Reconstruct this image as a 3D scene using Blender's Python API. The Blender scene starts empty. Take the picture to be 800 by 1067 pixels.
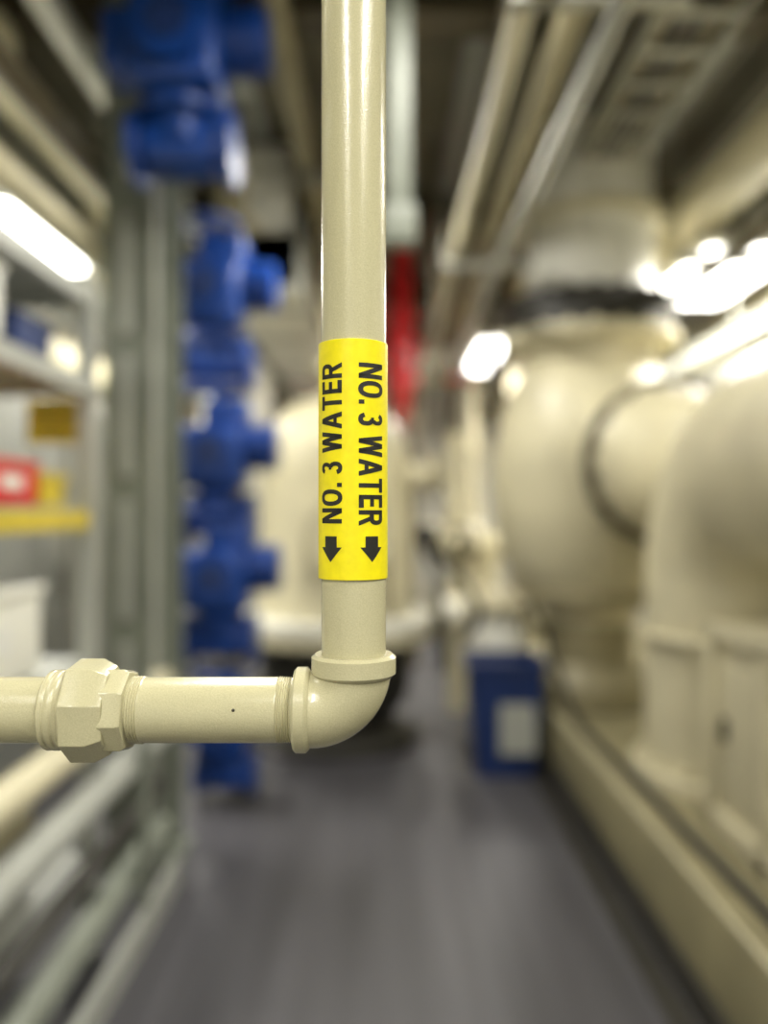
import bpy, bmesh, math, random
from mathutils import Vector, Matrix
random.seed(7)
F=850.0; CX,CY=400.0,533.5; CZ=1.5
def W(px,py,Y): return Vector(((px-CX)*Y/F, Y, CZ-(py-CY)*Y/F))
def lin(c):
    return tuple(((v/255)/12.92 if v/255<=0.04045 else ((v/255+0.055)/1.055)**2.4) for v in c)
scene=bpy.context.scene
try:
    scene.view_settings.view_transform='Standard'
except Exception: pass

# ---------------- materials ----------------
def mat(name,rgb,rough=0.5,metal=0.0,var=0.12,scale=6.0,bump=0.0,bscale=60,coat=0.0,emit=0.0,stretch=None):
    m=bpy.data.materials.new(name); m.use_nodes=True
    nt=m.node_tree; b=nt.nodes['Principled BSDF']
    c=lin(rgb)
    tc=nt.nodes.new('ShaderNodeTexCoord'); mp=nt.nodes.new('ShaderNodeMapping')
    if stretch: mp.inputs['Scale'].default_value=stretch
    nz=nt.nodes.new('ShaderNodeTexNoise'); nz.inputs['Scale'].default_value=scale; nz.inputs['Detail'].default_value=6
    nt.links.new(tc.outputs['Object'],mp.inputs['Vector']); nt.links.new(mp.outputs['Vector'],nz.inputs['Vector'])
    rp=nt.nodes.new('ShaderNodeValToRGB')
    rp.color_ramp.elements[0].position=0.3; rp.color_ramp.elements[1].position=0.7
    rp.color_ramp.elements[0].color=tuple(v*(1-var) for v in c)+(1,)
    rp.color_ramp.elements[1].color=tuple(min(1,v*(1+var)) for v in c)+(1,)
    nt.links.new(nz.outputs['Fac'],rp.inputs['Fac']); nt.links.new(rp.outputs['Color'],b.inputs['Base Color'])
    b.inputs['Roughness'].default_value=rough; b.inputs['Metallic'].default_value=metal
    if coat: b.inputs['Coat Weight'].default_value=coat; b.inputs['Coat Roughness'].default_value=0.08
    if bump:
        n2=nt.nodes.new('ShaderNodeTexNoise'); n2.inputs['Scale'].default_value=bscale; n2.inputs['Detail'].default_value=3
        nt.links.new(tc.outputs['Object'],n2.inputs['Vector'])
        bp=nt.nodes.new('ShaderNodeBump'); bp.inputs['Strength'].default_value=bump; bp.inputs['Distance'].default_value=0.002
        nt.links.new(n2.outputs['Fac'],bp.inputs['Height']); nt.links.new(bp.outputs['Normal'],b.inputs['Normal'])
    if emit:
        b.inputs['Emission Color'].default_value=c+(1,); b.inputs['Emission Strength'].default_value=emit
    return m
M=dict(
 pvc=mat('pvc_cream',(186,181,147),0.2,var=0.09,scale=1100,bump=0.12,bscale=700,coat=0.3),
 label=mat('label_yellow',(236,222,10),0.38,var=0.06,scale=120,bump=0.1,bscale=250),
 ink=mat('label_ink',(30,30,26),0.5,var=0.3,scale=500),
 cream=mat('cream_paint',(202,195,165),0.42,var=0.14,scale=3),
 creamd=mat('cream_paint_dull',(150,142,112),0.5,var=0.15,scale=5),
 white=mat('white_paint',(230,229,218),0.5,var=0.05),
 grey=mat('grey_green_steel',(122,127,116),0.45,var=0.15),
 lgrey=mat('light_grey_steel',(162,164,157),0.45,var=0.1),
 dark=mat('dark_iron',(46,44,38),0.5,var=0.3),
 brown=mat('brown_steel',(86,78,58),0.5,var=0.25),
 blue=mat('blue_enamel',(4,58,138),0.42,var=0.2,coat=0.1),
 navy=mat('blue_plastic',(18,44,98),0.5,var=0.15),
 red=mat('red_enamel',(214,16,30),0.35,var=0.1),
 yellow=mat('yellow_plastic',(212,190,52),0.45),
 rubber=mat('black_rubber',(22,22,24),0.55),
 steel=mat('galvanised_steel',(158,158,148),0.4,metal=0.7,var=0.15,scale=20),
 lamp=mat('lamp_diffuser',(255,253,246),0.5,var=0.0,emit=9.0),
 floor=mat('floor_grey_epoxy',(73,72,76),0.5,var=0.25,scale=2.0,bump=0.1,bscale=30,stretch=(5,0.25,1)),
 wall=mat('wall_paint',(212,210,198),0.7,var=0.06,scale=1.5),
 ceil=mat('ceiling_deck_paint',(112,107,90),0.7,var=0.2,scale=3,bump=0.2),
 conc=mat('pad_concrete',(136,129,98),0.6,var=0.15,scale=4,bump=0.2),
 paper=mat('white_paper',(226,226,220),0.7,var=0.04),
)
# ---------------- mesh builder ----------------
class B:
    def __init__(s,name): s.name=name; s.bm=bmesh.new(); s.mats=[]
    def mi(s,m):
        if m not in s.mats: s.mats.append(m)
        return s.mats.index(m)
    def box(s,c,d,m,rot=None,bev=0.0):
        r=bmesh.ops.create_cube(s.bm,size=1.0); vs=r['verts']
        mt=Matrix.Translation(Vector(c))@(rot.to_4x4() if rot else Matrix.Identity(4))@Matrix.Diagonal((d[0],d[1],d[2],1))
        bmesh.ops.transform(s.bm,matrix=mt,verts=vs)
        fs=set(f for v in vs for f in v.link_faces)
        if bev>0:
            es=list(set(e for v in vs for e in v.link_edges))
            o=bmesh.ops.bevel(s.bm,geom=es+vs,offset=bev,segments=3,affect='EDGES',profile=0.5)
            fs=set(f for f in fs if f.is_valid)|set(o['faces'])
        i=s.mi(m)
        for f in fs: f.material_index=i; f.smooth=bev>0
    def lathe(s,prof,o,ax,m,seg=40,rot0=0.0,smooth=True):
        ax=Vector(ax).normalized(); o=Vector(o)
        t=Vector((0,0,1)) if abs(ax.z)<0.9 else Vector((1,0,0))
        u=ax.cross(t).normalized(); v=ax.cross(u).normalized(); i=s.mi(m)
        rings=[]
        for (r,h) in prof:
            if r<1e-6: rings.append([s.bm.verts.new(o+ax*h)])
            else: rings.append([s.bm.verts.new(o+ax*h+(u*math.cos(a)+v*math.sin(a))*r) for a in [rot0+2*math.pi*k/seg for k in range(seg)]])
        def mk(vs):
            try: f=s.bm.faces.new(vs); f.material_index=i; f.smooth=smooth
            except ValueError: pass
        for a,b in zip(rings[:-1],rings[1:]):
            for k in range(seg):
                k2=(k+1)%seg
                if len(a)==1 and len(b)==1: continue
                if len(a)==1: mk([a[0],b[k],b[k2]])
                elif len(b)==1: mk([a[k],b[0],a[k2]])
                else: mk([a[k],b[k],b[k2],a[k2]])
        if len(rings[0])>1: mk(rings[0])
        if len(rings[-1])>1: mk(rings[-1][::-1])
    def cyl(s,p0,p1,r,m,seg=28,r2=None):
        p0=Vector(p0);p1=Vector(p1);L=(p1-p0).length
        s.lathe([(r,0),(r2 if r2 else r,L)],p0,p1-p0,m,seg)
    def flange(s,c,ax,r,t,m,n=12,br=None,bm_=None):
        c=Vector(c);ax=Vector(ax).normalized()
        e=min(t*.2,.006)
        s.lathe([(r-e,-t/2),(r,-t/2+e),(r,t/2-e),(r-e,t/2)],c,ax,m,40)
        q=Vector((0,0,1)) if abs(ax.z)<0.9 else Vector((1,0,0))
        u=ax.cross(q).normalized(); v=ax.cross(u)
        br=br or r*0.055
        for k in range(n):
            a=2*math.pi*(k+.5)/n; p=c+(u*math.cos(a)+v*math.sin(a))*r*0.87
            s.lathe([(br*1.5,-t/2-br*1.3),(br*1.5,t/2+br*1.3)],p,ax,bm_ or m,6,smooth=False)
    def tube(s,pts,r,m,seg=20,cap=True):
        pts=[Vector(p) for p in pts]; i=s.mi(m); rings=[]
        t0=(pts[1]-pts[0]).normalized(); q=Vector((0,0,1)) if abs(t0.z)<.9 else Vector((0,1,0))
        n=t0.cross(q).normalized()
        for k,p in enumerate(pts):
            t=((pts[min(k+1,len(pts)-1)]-pts[max(k-1,0)])).normalized()
            n=(n-t*n.dot(t)).normalized(); b=t.cross(n)
            rings.append([s.bm.verts.new(p+(n*math.cos(2*math.pi*j/seg)+b*math.sin(2*math.pi*j/seg))*r) for j in range(seg)])
        for a,b in zip(rings[:-1],rings[1:]):
            for j in range(seg):
                f=s.bm.faces.new([a[j],b[j],b[(j+1)%seg],a[(j+1)%seg]]); f.material_index=i; f.smooth=True
        if cap:
            for rg in (rings[0],rings[-1][::-1]):
                f=s.bm.faces.new(rg); f.material_index=i
    def torus(s,c,ax,R,r,m,n=36,seg=10):
        ax=Vector(ax).normalized(); q=Vector((0,0,1)) if abs(ax.z)<.9 else Vector((1,0,0))
        u=ax.cross(q).normalized(); v=ax.cross(u); c=Vector(c); i=s.mi(m); rg=[]
        for k in range(n):
            d=u*math.cos(2*math.pi*k/n)+v*math.sin(2*math.pi*k/n)
            rg.append([s.bm.verts.new(c+d*(R+r*math.cos(2*math.pi*j/seg))+ax*r*math.sin(2*math.pi*j/seg)) for j in range(seg)])
        for k in range(n):
            a=rg[k];b=rg[(k+1)%n]
            for j in range(seg):
                f=s.bm.faces.new([a[j],b[j],b[(j+1)%seg],a[(j+1)%seg]]); f.material_index=i; f.smooth=True
    def handwheel(s,c,ax,R,m):
        s.torus(c,ax,R,R*.09,m); ax=Vector(ax).normalized()
        q=Vector((0,0,1)) if abs(ax.z)<.9 else Vector((1,0,0)); u=ax.cross(q).normalized(); v=ax.cross(u); c=Vector(c)
        for k in range(4):
            a=math.pi*k/2+.4; s.cyl(c,c+(u*math.cos(a)+v*math.sin(a))*R,R*.06,m,8)
        s.cyl(c-ax*R*.15,c+ax*R*.15,R*.18,m,14)
    def done(s,parent=None):
        bmesh.ops.recalc_face_normals(s.bm,faces=s.bm.faces[:])
        me=bpy.data.meshes.new(s.name); s.bm.to_mesh(me); s.bm.free()
        for m in s.mats: me.materials.append(m)
        try: me.set_sharp_from_angle(angle=math.radians(38))
        except Exception: pass
        o=bpy.data.objects.new(s.name,me); scene.collection.objects.link(o)
        if parent: o.parent=parent
        return o
def empty(name):
    o=bpy.data.objects.new(name,None); scene.collection.objects.link(o); return o
def arc(c,r,a0,a1,u,v,n=14):
    c=Vector(c);u=Vector(u);v=Vector(v)
    return [c+(u*math.cos(a0+(a1-a0)*k/n)+v*math.sin(a0+(a1-a0)*k/n))*r for k in range(n+1)]

# ---------------- room ----------------
XL,XR,YB,YF,ZC=-2.7,3.3,-2.0,12.0,3.8
def slab(name,c,d,m):
    b=B(name); b.box(c,d,m); return b.done()
slab('floor',((XL+XR)/2,(YB+YF)/2,-.05),(XR-XL,YF-YB,.1),M['floor'])
b=B('ceiling'); b.box(((XL+XR)/2,(YB+YF)/2,ZC+.05),(XR-XL,YF-YB,.1),M['ceil'])
x=XL+.15
k=0
while x<XR-.1:
    b.box((x,(YB+YF)/2,ZC-.02),(.12,YF-YB,.04),M['ceil'] if k%2 else M['lgrey']); x+=.3; k+=1
b.done()
slab('wall_left',(XL-.05,(YB+YF)/2,ZC/2),(.1,YF-YB,ZC),M['wall'])
slab('wall_right',(XR+.05,(YB+YF)/2,ZC/2),(.1,YF-YB,ZC),M['wall'])
slab('wall_far',((XL+XR)/2,YF+.05,ZC/2),(XR-XL,.1,ZC),M['wall'])
slab('wall_back',((XL+XR)/2,YB-.05,ZC/2),(XR-XL,.1,ZC),M['wall'])

# ---------------- foreground pipe ----------------
D=0.6; K=D/F
pipe=empty('pvc_water_pipe')
vx=W(368.5,0,D).x; hz=W(0,739.5,D).z; R=33.6*K
b=B('vertical_pipe'); b.lathe([(R,0),(R*1.02,ZC-.045-W(0,690,D).z)],(vx,D,W(0,690,D).z),(0,0,1),M['pvc'],96); b.done(pipe)
b=B('elbow_fitting')
r=39*K; br=45*K; cc=Vector((vx-br,D,hz+br))
pts=[Vector((vx,D,W(0,690,D).z))]+arc(cc,br,0,-math.pi/2,(1,0,0),(0,0,1),28)+[Vector((W(312,0,D).x,D,hz))]
b.tube(pts,r,M['pvc'],72)
c=44*K;e=2.5*K
z1=W(0,703,D).z; z0=W(0,681,D).z
b.lathe([(R*1.0,z0-z1-.2*K),(c-e*1.5,z0-z1),(c,z0-z1-e*1.2),(c,e),(c-e,0),(r*.98,-e)],(vx,D,z1),(0,0,1),M['pvc'],96)
xa=W(307,0,D).x; xb=W(322,0,D).x
b.lathe([(R,0.2*K),(c-e,0),(c,e),(c,xb-xa-e),(c-e,xb-xa),(r*.98,xb-xa+e)],(xa,D,hz),(1,0,0),M['pvc'],96)
b.done(pipe)
b=B('horizontal_pipe')
xl=XL+.002
x_end=W(312,0,D).x
def thread(xp0,xp1,r0,r1,n):
    out=[]
    for k in range(n):
        f=k/n; f2=(k+.5)/n
        out.append((r0+(r1-r0)*f, W(xp0+(xp1-xp0)*f,0,D).x))
        out.append((r0+(r1-r0)*f2+1.3*K, W(xp0+(xp1-xp0)*f2,0,D).x))
    return out
pr=[(R,W(120,0,D).x)]+thread(136,152,R-.6*K,R-.2*K,6)+[(R,W(153,0,D).x),(R,W(289,0,D).x)]+thread(290,306,R-.5*K,R-1.4*K,7)+[(R-1*K,x_end)]
b.lathe(pr,(0,D,hz),(1,0,0),M['pvc'],96)
b.lathe([(R,xl),(R,W(60,0,D).x)],(0,D,hz),(1,0,0),M['pvc'],96)
q=W(249,732,D); b.lathe([(.0012,0),(.0009,.0006),(0,.0009)],(q.x,D-R*.985,q.z),(0,-1,0),M['dark'],10)
b.done(pipe)
b=B('union_fitting')
def X(p): return W(p,0,D).x
b.lathe([(R,X(50)),(37*K,X(51.5)),(41*K,X(54)),(41*K,X(58)),(39.5*K,X(59)),(41.2*K,X(62)),(41.2*K,X(66)),(39.8*K,X(68)),(41*K,X(71)),(41*K,X(78))],(0,D,hz),(1,0,0),M['pvc'],72)
b.lathe([(44*K,X(73)),(53*K,X(79)),(53*K,X(104)),(45*K,X(119)),(36*K,X(120))],(0,D,hz),(1,0,0),M['pvc'],8,rot0=math.radians(22.5+6),smooth=False)
b.lathe([(40*K,X(106)),(44*K,X(111)),(44*K,X(132)),(41*K,X(137)),(R,X(138))],(0,D,hz),(1,0,0),M['pvc'],8,rot0=math.radians(10),smooth=False)
o=b.done(pipe)
md=o.modifiers.new('bevel','BEVEL'); md.width=.0012; md.segments=3; md.limit_method='ANGLE'; md.angle_limit=math.radians(30)
# label
RL=36.0*K; lc=367.8; lx=X(lc)
zt=W(0,360,D).z; zb=W(0,602,D).z
b=B('yellow_label_band')
b.lathe([(R-.5*K,-.0001),(RL-.4*K,0),(RL,.4*K),(RL,zt-zb-.4*K),(RL-.4*K,zt-zb),(R-.5*K,zt-zb+.0001)],(lx,D,zb),(0,0,1),M['label'],96)
b.done(pipe)
def wrap(bm2,name):
    for k in range(-26,27):
        bmesh.ops.bisect_plane(bm2,geom=bm2.verts[:]+bm2.edges[:]+bm2.faces[:],plane_co=(k*2.0+.37,0,0),plane_no=(1,0,0))
    rr=RL+.35*K
    for v in bm2.verts:
        th=v.co.x/36.0
        z=CZ-(v.co.y-CY)*K
        v.co=Vector((lx+rr*math.sin(th),D-rr*math.cos(th),z))
    me=bpy.data.meshes.new(name); bm2.to_mesh(me); bm2.free(); me.materials.append(M['ink'])
    o=bpy.data.objects.new(name,me); scene.collection.objects.link(o); o.parent=pipe
SW=.21
def band(outer,inner):
    return [[outer[k],outer[k+1],inner[k+1],inner[k]] for k in range(len(outer)-1)]
def ell(cx,cy,rx,ry,a0,a1,n=22,p=2.3):
    o=[]
    for k in range(n+1):
        a=math.radians(a0+(a1-a0)*k/n); c_,s_=math.cos(a),math.sin(a)
        o.append((cx+rx*math.copysign(abs(c_)**(2/p),c_),cy+ry*math.copysign(abs(s_)**(2/p),s_)))
    return o
def rect(x0,y0,x1,y1): return [[(x0,y0),(x1,y0),(x1,y1),(x0,y1)]]
def glyph(ch):
    s=SW; t=.18
    if ch=='N': return .74,rect(0,0,s,1)+rect(.74-s,0,.74,1)+[[(0,1),(s*1.1,1),(.74,0),(.74-s*1.1,0)]]
    if ch=='O': return .80,band(ell(.40,.5,.40,.52,0,360,40),ell(.40,.5,.40-s,.52-t,0,360,40))
    if ch=='.': return .2,rect(0,0,.2,.2)
    if ch==' ': return .22,[]
    if ch=='3':
        g=band(ell(.28,.735,.275,.275,160,-75,20),ell(.28,.735,.275-s+.02,.275-t+.01,160,-75,20))
        g+=band(ell(.28,.28,.31,.30,-165,85,22),ell(.28,.28,.31-s,.30-t+.01,-165,85,22))
        return .60,g+rect(.2,.455,.34,.585)
    if ch=='W':
        w=1.02
        L=lambda xa,ya,xb,yb,h: [[(xa-h,ya),(xa+h,ya),(xb+h,yb),(xb-h,yb)]]
        h=.104
        return w,L(h,1,.27,0,h)+L(.27,0,.51,1,h)+L(.51,1,.75,0,h)+L(.75,0,w-h,1,h)
    if ch=='A': 
        h=.112
        return .82,[[(0,0),(2*h,0),(.41+h,1),(.41-h,1)],[(.82-2*h,0),(.82,0),(.41+h,1),(.41-h,1)],[(.2,.21),(.62,.21),(.57,.36),(.25,.36)]]
    if ch=='T': return .68,rect(0,1-t,.68,1)+rect(.34-s/2,0,.34+s/2,1)
    if ch=='E': return .62,rect(0,0,s,1)+rect(0,1-t,.61,1)+rect(0,0,.62,t)+rect(0,.42,.56,.585)
    if ch=='R':
        g=rect(0,0,s,1)+rect(0,1-t,.42,1)+rect(0,.40,.42,.40+t)
        g+=band(ell(.42,.70,.29,.30,90,-90,16),ell(.42,.70,.29-s,.30-t,90,-90,16))
        return .73,g+[[(.30,.42),(.52,.42),(.74,0),(.52,0)]]
def textbm(T):
    x=0; polys=[]
    for ch in T:
        w,g=glyph(ch)
        for p in g: polys.append([(a+x,c_) for a,c_ in p])
        x+=w+.11
    return polys,x-.11
for side in (1,-1):
    bm2=bmesh.new(); polys,TL=textbm('NO. 3 WATER')
    for p in polys:
        vs=[]
        for (a,c_) in p:
            u=a/TL
            if side>0: co=(7.0+c_*28.5,384+u*163,0)
            else: co=(-(10.0+c_*26),545-u*161,0)
            vs.append(bm2.verts.new(co))
        bm2.faces.new(vs)
    wrap(bm2,'label_text_right' if side>0 else 'label_text_left')
for nm,c0,hw in (('label_arrow_right',21.5,13),('label_arrow_left',-23,13)):
    bm2=bmesh.new()
    P=[(-.58,558),(.58,558),(.58,569),(1,569),(0,584),(-1,569),(-.58,569)]
    vs=[bm2.verts.new((c0+x*hw,y,0)) for x,y in P]
    bm2.faces.new([vs[0],vs[1],vs[2],vs[6]]); bm2.faces.new([vs[6],vs[2],vs[3],vs[4],vs[5]])
    wrap(bm2,nm)

# ---------------- pressure vessel ----------------
tx,ty=-.32,5.45
b=B('filter_vessel')
prof=[(0.0,2.28),(.14,2.27),(.28,2.21),(.38,2.12),(.45,2.0),(.49,1.86),(.5,1.7),(.5,.86),(.52,.82)]
b.lathe(prof[::-1],(tx,ty,0),(0,0,1),M['cream'],64)
b.flange((tx,ty,.79),(0,0,1),.64,.07,M['white'],24,.02)
b.flange((tx,ty,.71),(0,0,1),.64,.07,M['cream'],24,.02)
b.lathe([(.3,.14),(.42,.2),(.49,.32),(.5,.5),(.5,.68)],(tx,ty,0),(0,0,1),M['dark'],48)
b.lathe([(.56,0),(.56,.05),(.5,.08),(.36,.14),(.36,.2)],(tx,ty,0),(0,0,1),M['dark'],48)
b.cyl((tx,ty,2.25),(tx,ty,ZC-.05),.09,M['cream']); b.flange((tx,ty,2.45),(0,0,1),.17,.05,M['cream'],8)
b.cyl((tx+.1,ty-.25,1.35),(tx+.1,ty-.56,1.35),.2,M['cream'],32)
b.flange((tx+.1,ty-.56,1.35),(0,1,0),.27,.05,M['cream'],16,.014)
b.cyl((tx+.3,ty,1.75),(tx+.72,ty,1.75),.08,M['cream']); b.flange((tx+.66,ty,1.75),(1,0,0),.15,.05,M['creamd'],8)
b.done()

# ---------------- blue actuators ----------------
def actuator(c,s,m=None,name='valve_actuator'):
    m=M['blue']; b=B(name); cx,cy,cz=c
    P=lambda x,y,z:(cx+x*s,cy+y*s,cz+z*s)
    b.box(P(0,0,0),(.30*s,.30*s,.30*s),m,bev=.035*s)
    b.cyl(P(0,-.13,.02),P(0,-.2,.02),.12*s,m,28); b.cyl(P(0,-.2,.02),P(0,-.215,.02),.07*s,M['navy'],20)
    b.cyl(P(.1,0,.05),P(.30,0,.05),.10*s,m,28)
    for k in range(5): b.cyl(P(.16+k*.03,0,.05),P(.172+k*.03,0,.05),.118*s,m,28)
    b.box(P(-.19,0,.02),(.12*s,.2*s,.2*s),m,bev=.02*s)
    b.box(P(.06,-.02,.2),(.22*s,.2*s,.14*s),m,bev=.03*s)
    b.handwheel(P(-.02,-.05,.33),(0,0,1),.15*s,m)
    b.cyl(P(0,0,.1),P(0,0,.33),.03*s,m,12)
    b.cyl(P(0,0,-.12),P(0,0,-.3),.10*s,m,28,r2=.07*s)
    b.flange(P(0,0,-.2),(0,0,1),.14*s,.03*s,m,8)
    b.box(P(0,.05,-.3),(.3*s,.2*s,.16*s),m,bev=.04*s)
    b.flange(P(.16,.05,-.3),(1,0,0),.13*s,.035*s,m,8)
    b.flange(P(-.16,.05,-.3),(1,0,0),.13*s,.035*s,m,8)
    return b.done()
actuator((-.88,4.2,2.60),1.08); actuator((-.86,4.2,1.78),1.05); actuator((-.85,4.2,1.16),1.05); actuator((-.82,4.2,.40),.85)
actuator((-.77,3.1,3.23),1.1)
b=B('valve_drop_pipe'); b.cyl((-.77,3.15,3.62),(-.77,3.15,ZC-.05),.05,M['brown']); b.done()
b=B('valve_riser_pipe')
b.cyl((-.86,4.58,0),(-.86,4.58,ZC-.05),.085,M['creamd'])
for z in (.5,.85,1.45,2.2,3.1): b.flange((-.86,4.58,z),(0,0,1),.15,.04,M['creamd'],8)
for z in (2.60,1.76,1.16,.4): b.box((-.86,4.44,z-.02),(.16,.13,.12),M['grey'])
b.done()

# ---------------- left structure ----------------
b=B('steel_column')
cxx=-1.04
b.box((cxx,3.44,1.88),(.27,.015,ZC-.05),M['grey']); b.box((cxx,3.68,1.88),(.27,.015,ZC-.05),M['grey']); b.box((cxx,3.56,1.88),(.015,.24,ZC-.05),M['grey'])
b.box((cxx,3.56,.01),(.34,.34,.02),M['grey'])
for z in (.7,1.3,1.9,2.5): b.box((cxx-.04,3.42,z),(.05,.03,.5),M['lgrey'])
b.cyl((cxx+.08,3.41,0.03),(cxx+.08,3.41,3.7),.018,M['lgrey'],12)
b.done()
b=B('storage_rack')
SH=(.35,1.0,1.505,1.95,2.25)
for x in (-1.0,-1.62):
    for y in (1.55,2.75): b.box((x,y,1.14),(.05,.05,2.28),M['lgrey'])
    for z in SH: b.box((x,2.15,z-.03),(.03,1.2,.06),M['lgrey'] if z!=1.505 else M['yellow'])
for z in SH: b.box((-1.31,2.15,z),(.6,1.2,.02),M['lgrey'])
for y in (1.55,2.75):
    for z in SH: b.box((-1.31,y,z-.03),(.6,.03,.06),M['lgrey'])
b.done()
def crate(name,c,d,m,lid=None,lab=True):
    b=B(name); b.box(c,d,m,bev=min(d)*.08)
    b.box((c[0],c[1],c[2]+d[2]/2-.01),(d[0]+.015,d[1]+.015,.025),lid or m,bev=.004)
    if lab: b.box((c[0]+d[0]/2,c[1],c[2]),(.006,d[1]*.4,d[2]*.3),M['paper'])
    return b.done()
crate('storage_bin',(-1.2,1.85,1.60),(.3,.35,.16),M['red'],M['red'],False); crate('storage_bin',(-1.2,2.3,1.585),(.3,.34,.13),M['red'],M['creamd'])
crate('storage_bin',(-1.2,2.6,1.57),(.3,.18,.1),M['yellow'],M['yellow'],False)
crate('cardboard_box',(-1.2,1.95,2.07),(.35,.5,.2),M['paper']); crate('storage_bin',(-1.22,2.5,2.03),(.3,.25,.12),M['navy'],None,False)
crate('cardboard_box',(-1.2,2.1,1.15),(.35,.7,.26),M['white']); crate('cardboard_box',(-1.25,2.1,.52),(.4,.7,.3),M['creamd'])
b=B('warning_sign'); b.box((-1.12,2.79,1.81),(.2,.01,.15),M['yellow'],bev=.003); b.box((-1.12,2.783,1.84),(.14,.004,.015),M['ink']); b.box((-1.12,2.783,1.78),(.12,.004,.01),M['ink'])
for x in (-1.2,-1.04): b.box((x,2.79,1.905),(.008,.006,.07),M['steel'])
b.done()
def ypipe(name,x,z,r,m,y0=YB+.01,y1=YF-.01,fl=()):
    b=B(name); b.cyl((x,y0,z),(x,y1,z),r,M[m],28)
    for y in fl: b.flange((x,y-.03,z),(0,1,0),r*1.6,.05,M[m],8); b.flange((x,y+.03,z),(0,1,0),r*1.6,.05,M[m],8)
    return b.done()
b=B('aisle_pipe_rail')
for (x,z,r,m) in ((-.92,.60,.055,'lgrey'),(-.92,.80,.05,'cream'),(-.92,.2,.05,'grey'),(-.92,.38,.03,'dark')):
    b.cyl((x,YB+.01,z),(x,3.38,z),r,M[m],24)
for y in (-.8,1.3,2.9): b.box((-.85,y,.46),(.03,.05,.92),M['grey'])
b.box((-.84,.7,.05),(.03,5.2,.1),M['lgrey'])
b.done()
b=B('electrical_cabinet')
for k in range(5):
    y=3.9+k*1.0
    b.box((-2.2,y,1.1),(.7,.96,2.2),M['lgrey'],bev=.02)
    b.box((-1.84,y,1.1),(.02,.86,2.0),M['white'],bev=.005)
    b.box((-1.82,y-.3,1.1),(.03,.03,.2),M['dark'])
b.done()
b=B('expansion_tank')
b.lathe([(0,2.8),(.14,2.78),(.24,2.70),(.28,2.58),(.28,1.6),(.24,1.48),(.14,1.4),(0,1.38)],(-1.2,6.6,0),(0,0,1),M['white'],48)
for a in range(3):
    an=a*2.094+.3; b.cyl((-1.2+.22*math.cos(an),6.6+.22*math.sin(an),0),(-1.2+.22*math.cos(an),6.6+.22*math.sin(an),1.6),.025,M['lgrey'],12)
b.cyl((-1.2,6.6,2.75),(-1.2,6.6,ZC-.05),.04,M['cream'])
b.done()

# ---------------- right: pad and machines ----------------
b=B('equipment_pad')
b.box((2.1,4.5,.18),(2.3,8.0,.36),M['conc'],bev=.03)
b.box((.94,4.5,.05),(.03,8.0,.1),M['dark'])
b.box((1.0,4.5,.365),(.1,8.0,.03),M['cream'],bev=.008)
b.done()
b=B('drain_channel'); b.box((.87,4.5,.006),(.08,8.0,.012),M['dark']); b.done()
px_,py_=1.24,4.95
b=B('centrifugal_pump')
b.lathe([(.30,.36),(.36,.38),(.36,.5),(.26,.62),(.26,.9)],(px_,py_,0),(0,0,1),M['creamd'],48)
pf=[]
for k in range(25):
    a=-math.pi/2+math.pi*k/24
    pf.append((max(.26,.58*max(math.cos(a),0)**.75),1.68+.84*math.sin(a)))
b.lathe(pf,(px_,py_,0),(0,0,1),M['cream'],64)
b.lathe([(.40,2.40),(.40,2.62)],(px_,py_,0),(0,0,1),M['cream'],48)
b.flange((px_,py_,2.52),(0,0,1),.52,.06,M['cream'],20,.022)
b.lathe([(.47,2.55),(.47,2.68)],(px_,py_,0),(0,0,1),M['dark'],48)
b.flange((px_,py_,2.71),(0,0,1),.52,.07,M['dark'],20,.022)
b.lathe([(.38,2.74),(.38,ZC-.05)],(px_,py_,0),(0,0,1),M['white'],48)
b.lathe([(.44,3.2),(.44,3.26)],(px_,py_,0),(0,0,1),M['cream'],48)
b.flange((px_,py_,1.02),(0,0,1),.44,.06,M['creamd'],16,.02)
b.cyl((px_+.24,py_-.2,1.76),(px_+.24,4.2,1.76),.34,M['cream'],48); b.flange((px_+.24,4.36,1.76),(0,1,0),.44,.07,M['cream'],16); b.flange((px_+.24,4.25,1.76),(0,1,0),.44,.09,M['brown'],16)
b.lathe([(.40,0),(.38,-.04),(.30,-.12),(.15,-.17),(0,-.18)],(px_+.24,4.2,1.76),(0,1,0),M['cream'],48)
b.done()
b=B('suction_pipe')
mx,rr_=1.58,.44
cz_=1.68; Rb=.5
pts=[Vector((mx,.3,cz_)),Vector((mx,1.2,cz_)),Vector((mx,2.2,cz_))]+arc((mx,3.0,cz_-Rb),Rb,math.pi/2,0,(0,1,0),(0,0,1),18)+[Vector((mx,3.5,.42))]
b.tube(pts,rr_,M['cream'],56)
b.flange((mx,3.5,.396),(0,0,1),.50,.07,M['cream'],16)
b.flange((mx,3.5,.98),(0,0,1),.48,.03,M['cream'],1)
b.flange((mx,.3,cz_),(0,1,0),.54,.06,M['cream'],16)
b.box((mx,.75,.68),(.3,.1,1.24),M['creamd'])
b.box((mx,.75,.38),(.5,.3,.04),M['creamd'])
b.done()
b=B('pump_baseplate_enclosure')
b.box((1.6,2.3,.74),(.82,1.3,.72),M['cream'],bev=.015)
ex=1.19
for y in (1.68,2.1,2.5,2.92): b.box((ex-.01,y,.74),(.05,.06,.72),M['cream'],bev=.008)
b.box((ex-.01,2.3,1.08),(.05,1.28,.06),M['cream'],bev=.008); b.box((ex-.01,2.3,.42),(.05,1.28,.08),M['cream'],bev=.008)
for y in (1.9,2.3,2.72): b.box((ex-.004,y,.75),(.012,.28,.5),M['creamd'],bev=.004); b.box((ex-.02,y+.09,.75),(.02,.015,.08),M['dark'])
b.done()
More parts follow.
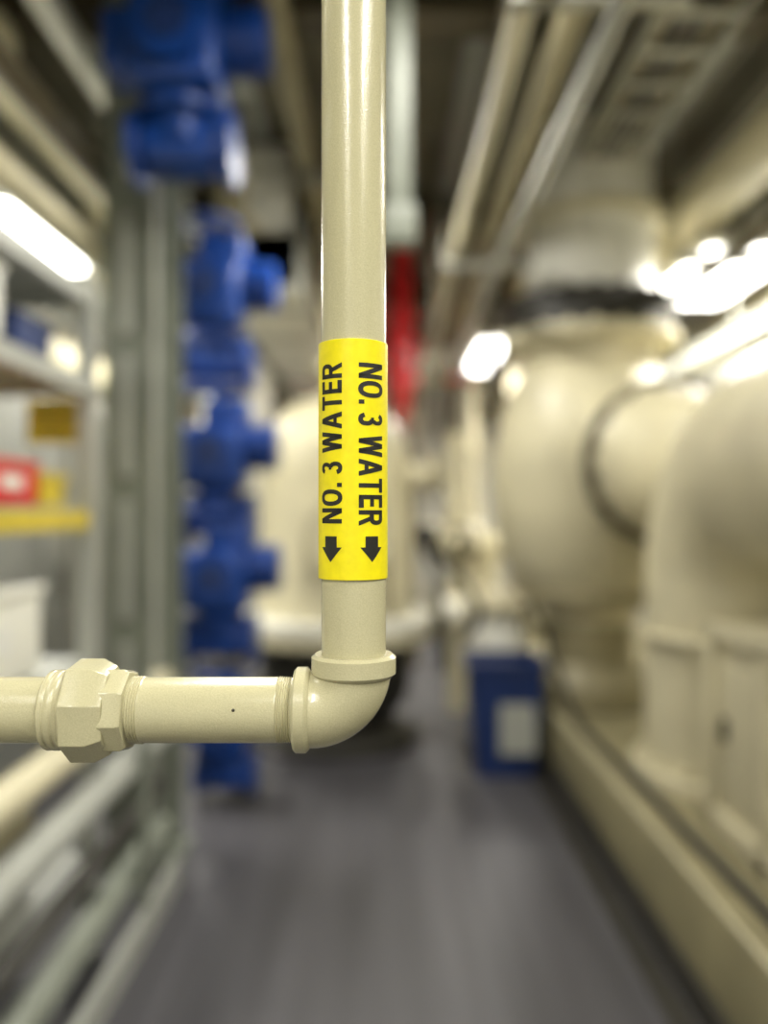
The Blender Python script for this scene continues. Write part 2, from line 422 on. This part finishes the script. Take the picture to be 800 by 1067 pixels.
b=B('power_cable'); b.tube([(1.06,1.6,.398),(1.05,2.4,.398),(1.04,3.2,.398),(1.02,4.0,.398),(1.0,4.3,.43),(.98,4.6,.6),(.96,4.95,.8),(.9,5.05,.95),(.82,5.1,1.05)],.018,M['rubber'],10); b.done()
b=B('rubber_hose')
b.tube([W(440,560,4.8),W(452,572,4.8),W(470,590,4.78),W(488,612,4.75),W(500,635,4.7),W(494,655,4.7),W(478,668,4.7)],.022,M['rubber'],12)
b.tube([W(440,560,4.8),W(452,590,4.8),W(458,640,4.8),W(462,700,4.8)],.03,M['rubber'],12)
b.box(W(445,556,4.8),(.12,.1,.1),M['rubber'],bev=.02)
b.done()
b=B('valve_manifold')
y=6.2
b.cyl((.55,y,.0),(.55,y,2.1),.07,M['cream']);b.cyl((.80,y,.0),(.80,y,1.35),.07,M['cream'])
b.cyl((.3,y,1.25),(1.3,y,1.25),.1,M['cream']);b.cyl((.3,y,.75),(1.3,y,.75),.12,M['white'])
for x in (.38,.70,1.15):
    b.flange((x,y,1.25),(1,0,0),.18,.06,M['cream'],8); b.flange((x,y,.75),(1,0,0),.21,.06,M['cream'],8)
b.handwheel((.55,y-.2,1.25),(0,1,0),.13,M['dark']); b.cyl((.55,y,1.25),(.55,y-.2,1.25),.03,M['dark'])
b.handwheel((.80,y-.2,.75),(0,1,0),.13,M['dark']); b.cyl((.80,y,.75),(.80,y-.2,.75),.03,M['dark'])
b.cyl((.55,y,2.1),(.55,y,2.5),.05,M['brown']); b.handwheel((.55,y,2.5),(0,0,1),.12,M['red'])
b.done()
b=B('basket_strainer'); sx,sy=.76,5.4
b.lathe([(.16,0),(.16,.03),(.1,.06),(.1,.3),(.17,.34),(.2,.45),(.2,.75),(.15,.84),(.15,.9)],(sx,sy,0),(0,0,1),M['white'],40)
b.flange((sx,sy,.88),(0,0,1),.24,.06,M['cream'],10); b.lathe([(.14,.9),(.1,.98),(0,1.0)],(sx,sy,0),(0,0,1),M['cream'],32)
b.done()
b=B('waste_bin')
bx,by=.69,4.75
def frust(b,cx,cy,z0,z1,w0,w1,d0,d1,m):
    i=b.mi(m); v=[]
    for (z,w,d) in ((z0,w0,d0),(z1,w1,d1)):
        for sx_,sy_ in ((-1,-1),(1,-1),(1,1),(-1,1)): v.append(b.bm.verts.new((cx+sx_*w/2,cy+sy_*d/2,z)))
    for q in ((0,1,5,4),(1,2,6,5),(2,3,7,6),(3,0,4,7),(0,3,2,1)):
        f=b.bm.faces.new([v[k] for k in q]); f.material_index=i
frust(b,bx,by,0,.64,.32,.42,.26,.36,M['navy'])
for (dx,dy,w,d) in ((0,-.18,.45,.03),(0,.18,.45,.03),(-.21,0,.03,.36),(.21,0,.03,.36)): b.box((bx+dx,by+dy,.64),(w,d,.05),M['navy'],bev=.008)
b.box((bx,by,.58),(.38,.32,.02),M['rubber'])
b.box((bx+.06,by-.167,.28),(.20,.02,.28),M['lgrey'],rot=Matrix.Rotation(math.radians(-4),3,'X'))
b.done()

# ---------------- overhead ----------------
specs=[(-2.45,2.7,.12,'cream'),(-1.9,3.05,.05,'creamd'),(-1.6,2.5,.05,'lgrey'),(-1.58,3.3,.10,'cream'),(-1.24,2.95,.05,'brown',6.2),(-1.3,3.46,.06,'white'),(-1.26,2.62,.06,'cream',6.2),
(-.43,3.47,.06,'creamd'),(-.15,3.48,.05,'white'),(.47,3.3,.05,'brown'),(.40,2.95,.035,'cream'),(.55,3.5,.05,'grey'),(.62,3.12,.045,'creamd'),(.56,2.7,.025,'steel'),
(.74,3.48,.06,'cream'),(1.87,3.3,.15,'cream'),(1.75,2.8,.05,'brown'),(2.75,2.55,.12,'white'),(2.5,3.4,.10,'white'),(2.97,2.2,.08,'cream'),(2.9,3.08,.1,'cream'),(3.05,1.5,.1,'white'),(2.15,3.5,.05,'dark'),(2.0,2.45,.05,'lgrey')]
for sp in specs:
    x,z,r,m=sp[:4]; y1=sp[4] if len(sp)>4 else YF-.01
    ypipe('overhead_pipe',x,z,r,m,y1=y1,fl=[random.uniform(1.5,4),random.uniform(4.7,6)] if r>.065 else ())
for y in (.1,2.2,4.6,7.0,9.4):
    b=B('trapeze_hanger')
    for (xa_,xb_,z) in ((-1.72,-1.13,2.87),(-.48,-.05,3.38),(.34,.83,2.89),(1.65,3.1,2.92)):
        if y==.1 and xa_==-.48: continue
        b.box(((xa_+xb_)/2,y,z),(xb_-xa_,.05,.05),M['steel'])
        for x in (xa_,xb_): b.cyl((x,y,z),(x,y,ZC-.04),.008,M['steel'],8)
    b.done()
for y in (1.6,3.5,5.9,8.2,10.5):
    b=B('ceiling_beam'); zt_=ZC-.04; b.box(((XL+XR)/2,y,zt_-.01),(XR-XL,.2,.02),M['brown']); b.box(((XL+XR)/2,y,zt_-.08),(XR-XL,.02,.14),M['brown']); b.box(((XL+XR)/2,y,zt_-.16),(XR-XL,.2,.02),M['brown']); b.done()
def tray(x,z,w,y0,y1,m='steel'):
    b=B('cable_tray')
    for s in (-1,1): b.box((x+s*w/2,(y0+y1)/2,z),(.02,y1-y0,.1),M[m])
    y=y0+.1
    while y<y1: b.box((x,y,z-.04),(w,.03,.02),M[m]); y+=.25
    for k in range(5): b.cyl((x-w*.35+k*w*.16,y0,z-.015),(x-w*.35+k*w*.16,y1,z-.015),.016,M[random.choice(['brown','dark','creamd','lgrey'])],8)
    for yy in (y0+.6,(y0+y1)/2,y1-.6):
        for s in (-1,1): b.cyl((x+s*w/2,yy,z),(x+s*w/2,yy,ZC-.04),.007,M['steel'],6)
    b.done()
tray(2.3,2.6,.3,YB+.1,YF-.1); tray(-.92,3.45,.22,YB+.1,2.5); tray(1.15,3.35,.3,YB+.1,4.2)
b=B('air_duct'); b.box((-2.15,4.0,3.34),(.6,10,.4),M['lgrey'],bev=.01)
for y in range(0,9): b.box((-2.15,y,3.34),(.64,.04,.44),M['steel'])
b.done()
b=B('ventilation_duct'); b.box((-.78,8.45,3.08),(.52,7.0,.42),M['white'],bev=.01)
b.box((-.78,5.02,3.44),(.42,.3,.5),M['white'],bev=.01)
for y in (4.97,5.5,6.5,7.5,8.6,9.6): b.box((-.78,y,3.08),(.56,.04,.46),M['lgrey'])
b.done()
b=B('conduit_drop'); b.box((.055,3.0,3.15),(.09,.06,1.2),M['grey'],bev=.005); b.box((.055,3.0,2.55),(.13,.1,.14),M['grey'],bev=.01); b.done()
for (x,y,zl) in ((.31,5.0,2.35),(.69,5.3,2.2)):
    b=B('junction_box'); b.cyl((x,y,zl),(x,y,ZC-.05),.02,M['brown'],12); b.box((x,y,zl),(.16,.09,.2),M['creamd'],bev=.01); b.box((x,y-.05,zl),(.13,.01,.16),M['grey'],bev=.003)
    b.cyl((x+.04,y,zl),(x+.04,y,zl-.35),.015,M['dark'],10); b.done()
b=B('fire_standpipe')
b.cyl((.14,6.3,2.5),(.14,6.3,ZC-.05),.075,M['red']); b.flange((.14,6.3,3.0),(0,0,1),.13,.05,M['red'],8)
b.tube(arc((.14,6.45,2.5),.15,math.pi,math.pi*1.5,(0,1,0),(0,0,1))+[Vector((.14,YF-.01,2.35))],.065,M['red'])
b.flange((.14,6.3,2.52),(0,0,1),.13,.05,M['red'],8); b.handwheel((.14,6.1,2.7),(0,1,0),.13,M['red']); b.cyl((.14,6.3,2.7),(.14,6.1,2.7),.05,M['red'],10)
b.done()
b=B('hoist_chain')
z=2.65; k=0; c0=W(485,0,5.6).x
b.cyl((c0,5.6,2.64),(c0,5.6,2.70),.02,M['steel'],10)
while z>1.4:
    b.torus((c0,5.6,z-.03),((1,0,0) if k%2 else (0,1,0)),.022,.007,M['steel'],12,6); z-=.036;k+=1
b.done()
for (x,y,r,m) in ((.92,8.4,.08,'cream'),(.34,9.5,.05,'creamd'),(1.3,7.6,.14,'cream'),(-.28,8.5,.08,'cream'),(.29,8.0,.05,'brown'),(1.55,6.6,.12,'white')):
    b=B('riser_pipe'); z0_=.36 if x>.95 else 0
    b.cyl((x,y,z0_),(x,y,ZC-.05),r,M[m])
    for z in (.6,1.4,2.1): b.flange((x,y,z+random.uniform(-.1,.1)),(0,0,1),r*1.6,.06,M[m],8)
    b.done()

# ---------------- lights ----------------
def fixture(x,y,z,L=1.3,p=40,w=.2):
    e=empty('fluorescent_light')
    b=B('housing'); b.box((x,y,z+.05),(w+.06,L,.06),M['white'],bev=.01)
    for yy in (y-L*.4,y+L*.4): b.cyl((x,yy,z+.05),(x,yy,ZC-.04),.006,M['steel'],6)
    b.done(e)
    b=B('diffuser'); b.box((x,y,z+.005),(w,L-.06,.05),M['lamp'],bev=.015); b.done(e)
    l=bpy.data.lights.new('lamp','AREA'); l.shape='RECTANGLE'; l.size=w; l.size_y=L-.1; l.energy=p; l.color=(1,.965,.88)
    o=bpy.data.objects.new('lamp',l); o.location=(x,y,z-.03); scene.collection.objects.link(o); o.parent=e
for (x,y,z,p,ww,L) in ((2.1,5.2,2.98,140,.5,1.2),(.88,7.1,2.84,48,.2,1.3),(-1.92,4.1,2.86,75,.5,1.0),(-1.92,6.6,2.80,55,.2,1.3),(2.3,2.4,3.08,62,.2,1.3),(-1.42,1.0,2.75,28,.14,1.3),(-.15,4.1,3.15,36,.08,1.0),(.2,2.0,3.42,40,.2,1.3),  # narrowest one is an added lamp, hidden behind the pipe, brightening the dark ceiling
                  (.9,-.3,2.7,34,.2,1.3),(-.7,-1.0,2.9,38,.2,1.3),(2.05,9.0,2.9,55,.2,1.3),(-.25,9.8,2.9,60,.2,1.3)):  # first two are unseen lamps added behind the camera to light the foreground pipe
    fixture(x,y,z,L=L,p=p,w=ww)
w=bpy.data.worlds.new('world'); scene.world=w; w.use_nodes=True
w.node_tree.nodes['Background'].inputs[0].default_value=(.9,.9,.85,1); w.node_tree.nodes['Background'].inputs[1].default_value=.06

# ---------------- camera ----------------
cd=bpy.data.cameras.new('camera'); cam=bpy.data.objects.new('camera',cd); scene.collection.objects.link(cam)
cam.location=(0,0,CZ); cam.rotation_euler=(math.pi/2,0,0)
cd.sensor_fit='HORIZONTAL'; cd.sensor_width=36; cd.lens=36*F/800; cd.clip_start=.02
cd.dof.use_dof=True; cd.dof.focus_distance=D-.018; cd.dof.aperture_fstop=2.0
scene.camera=cam
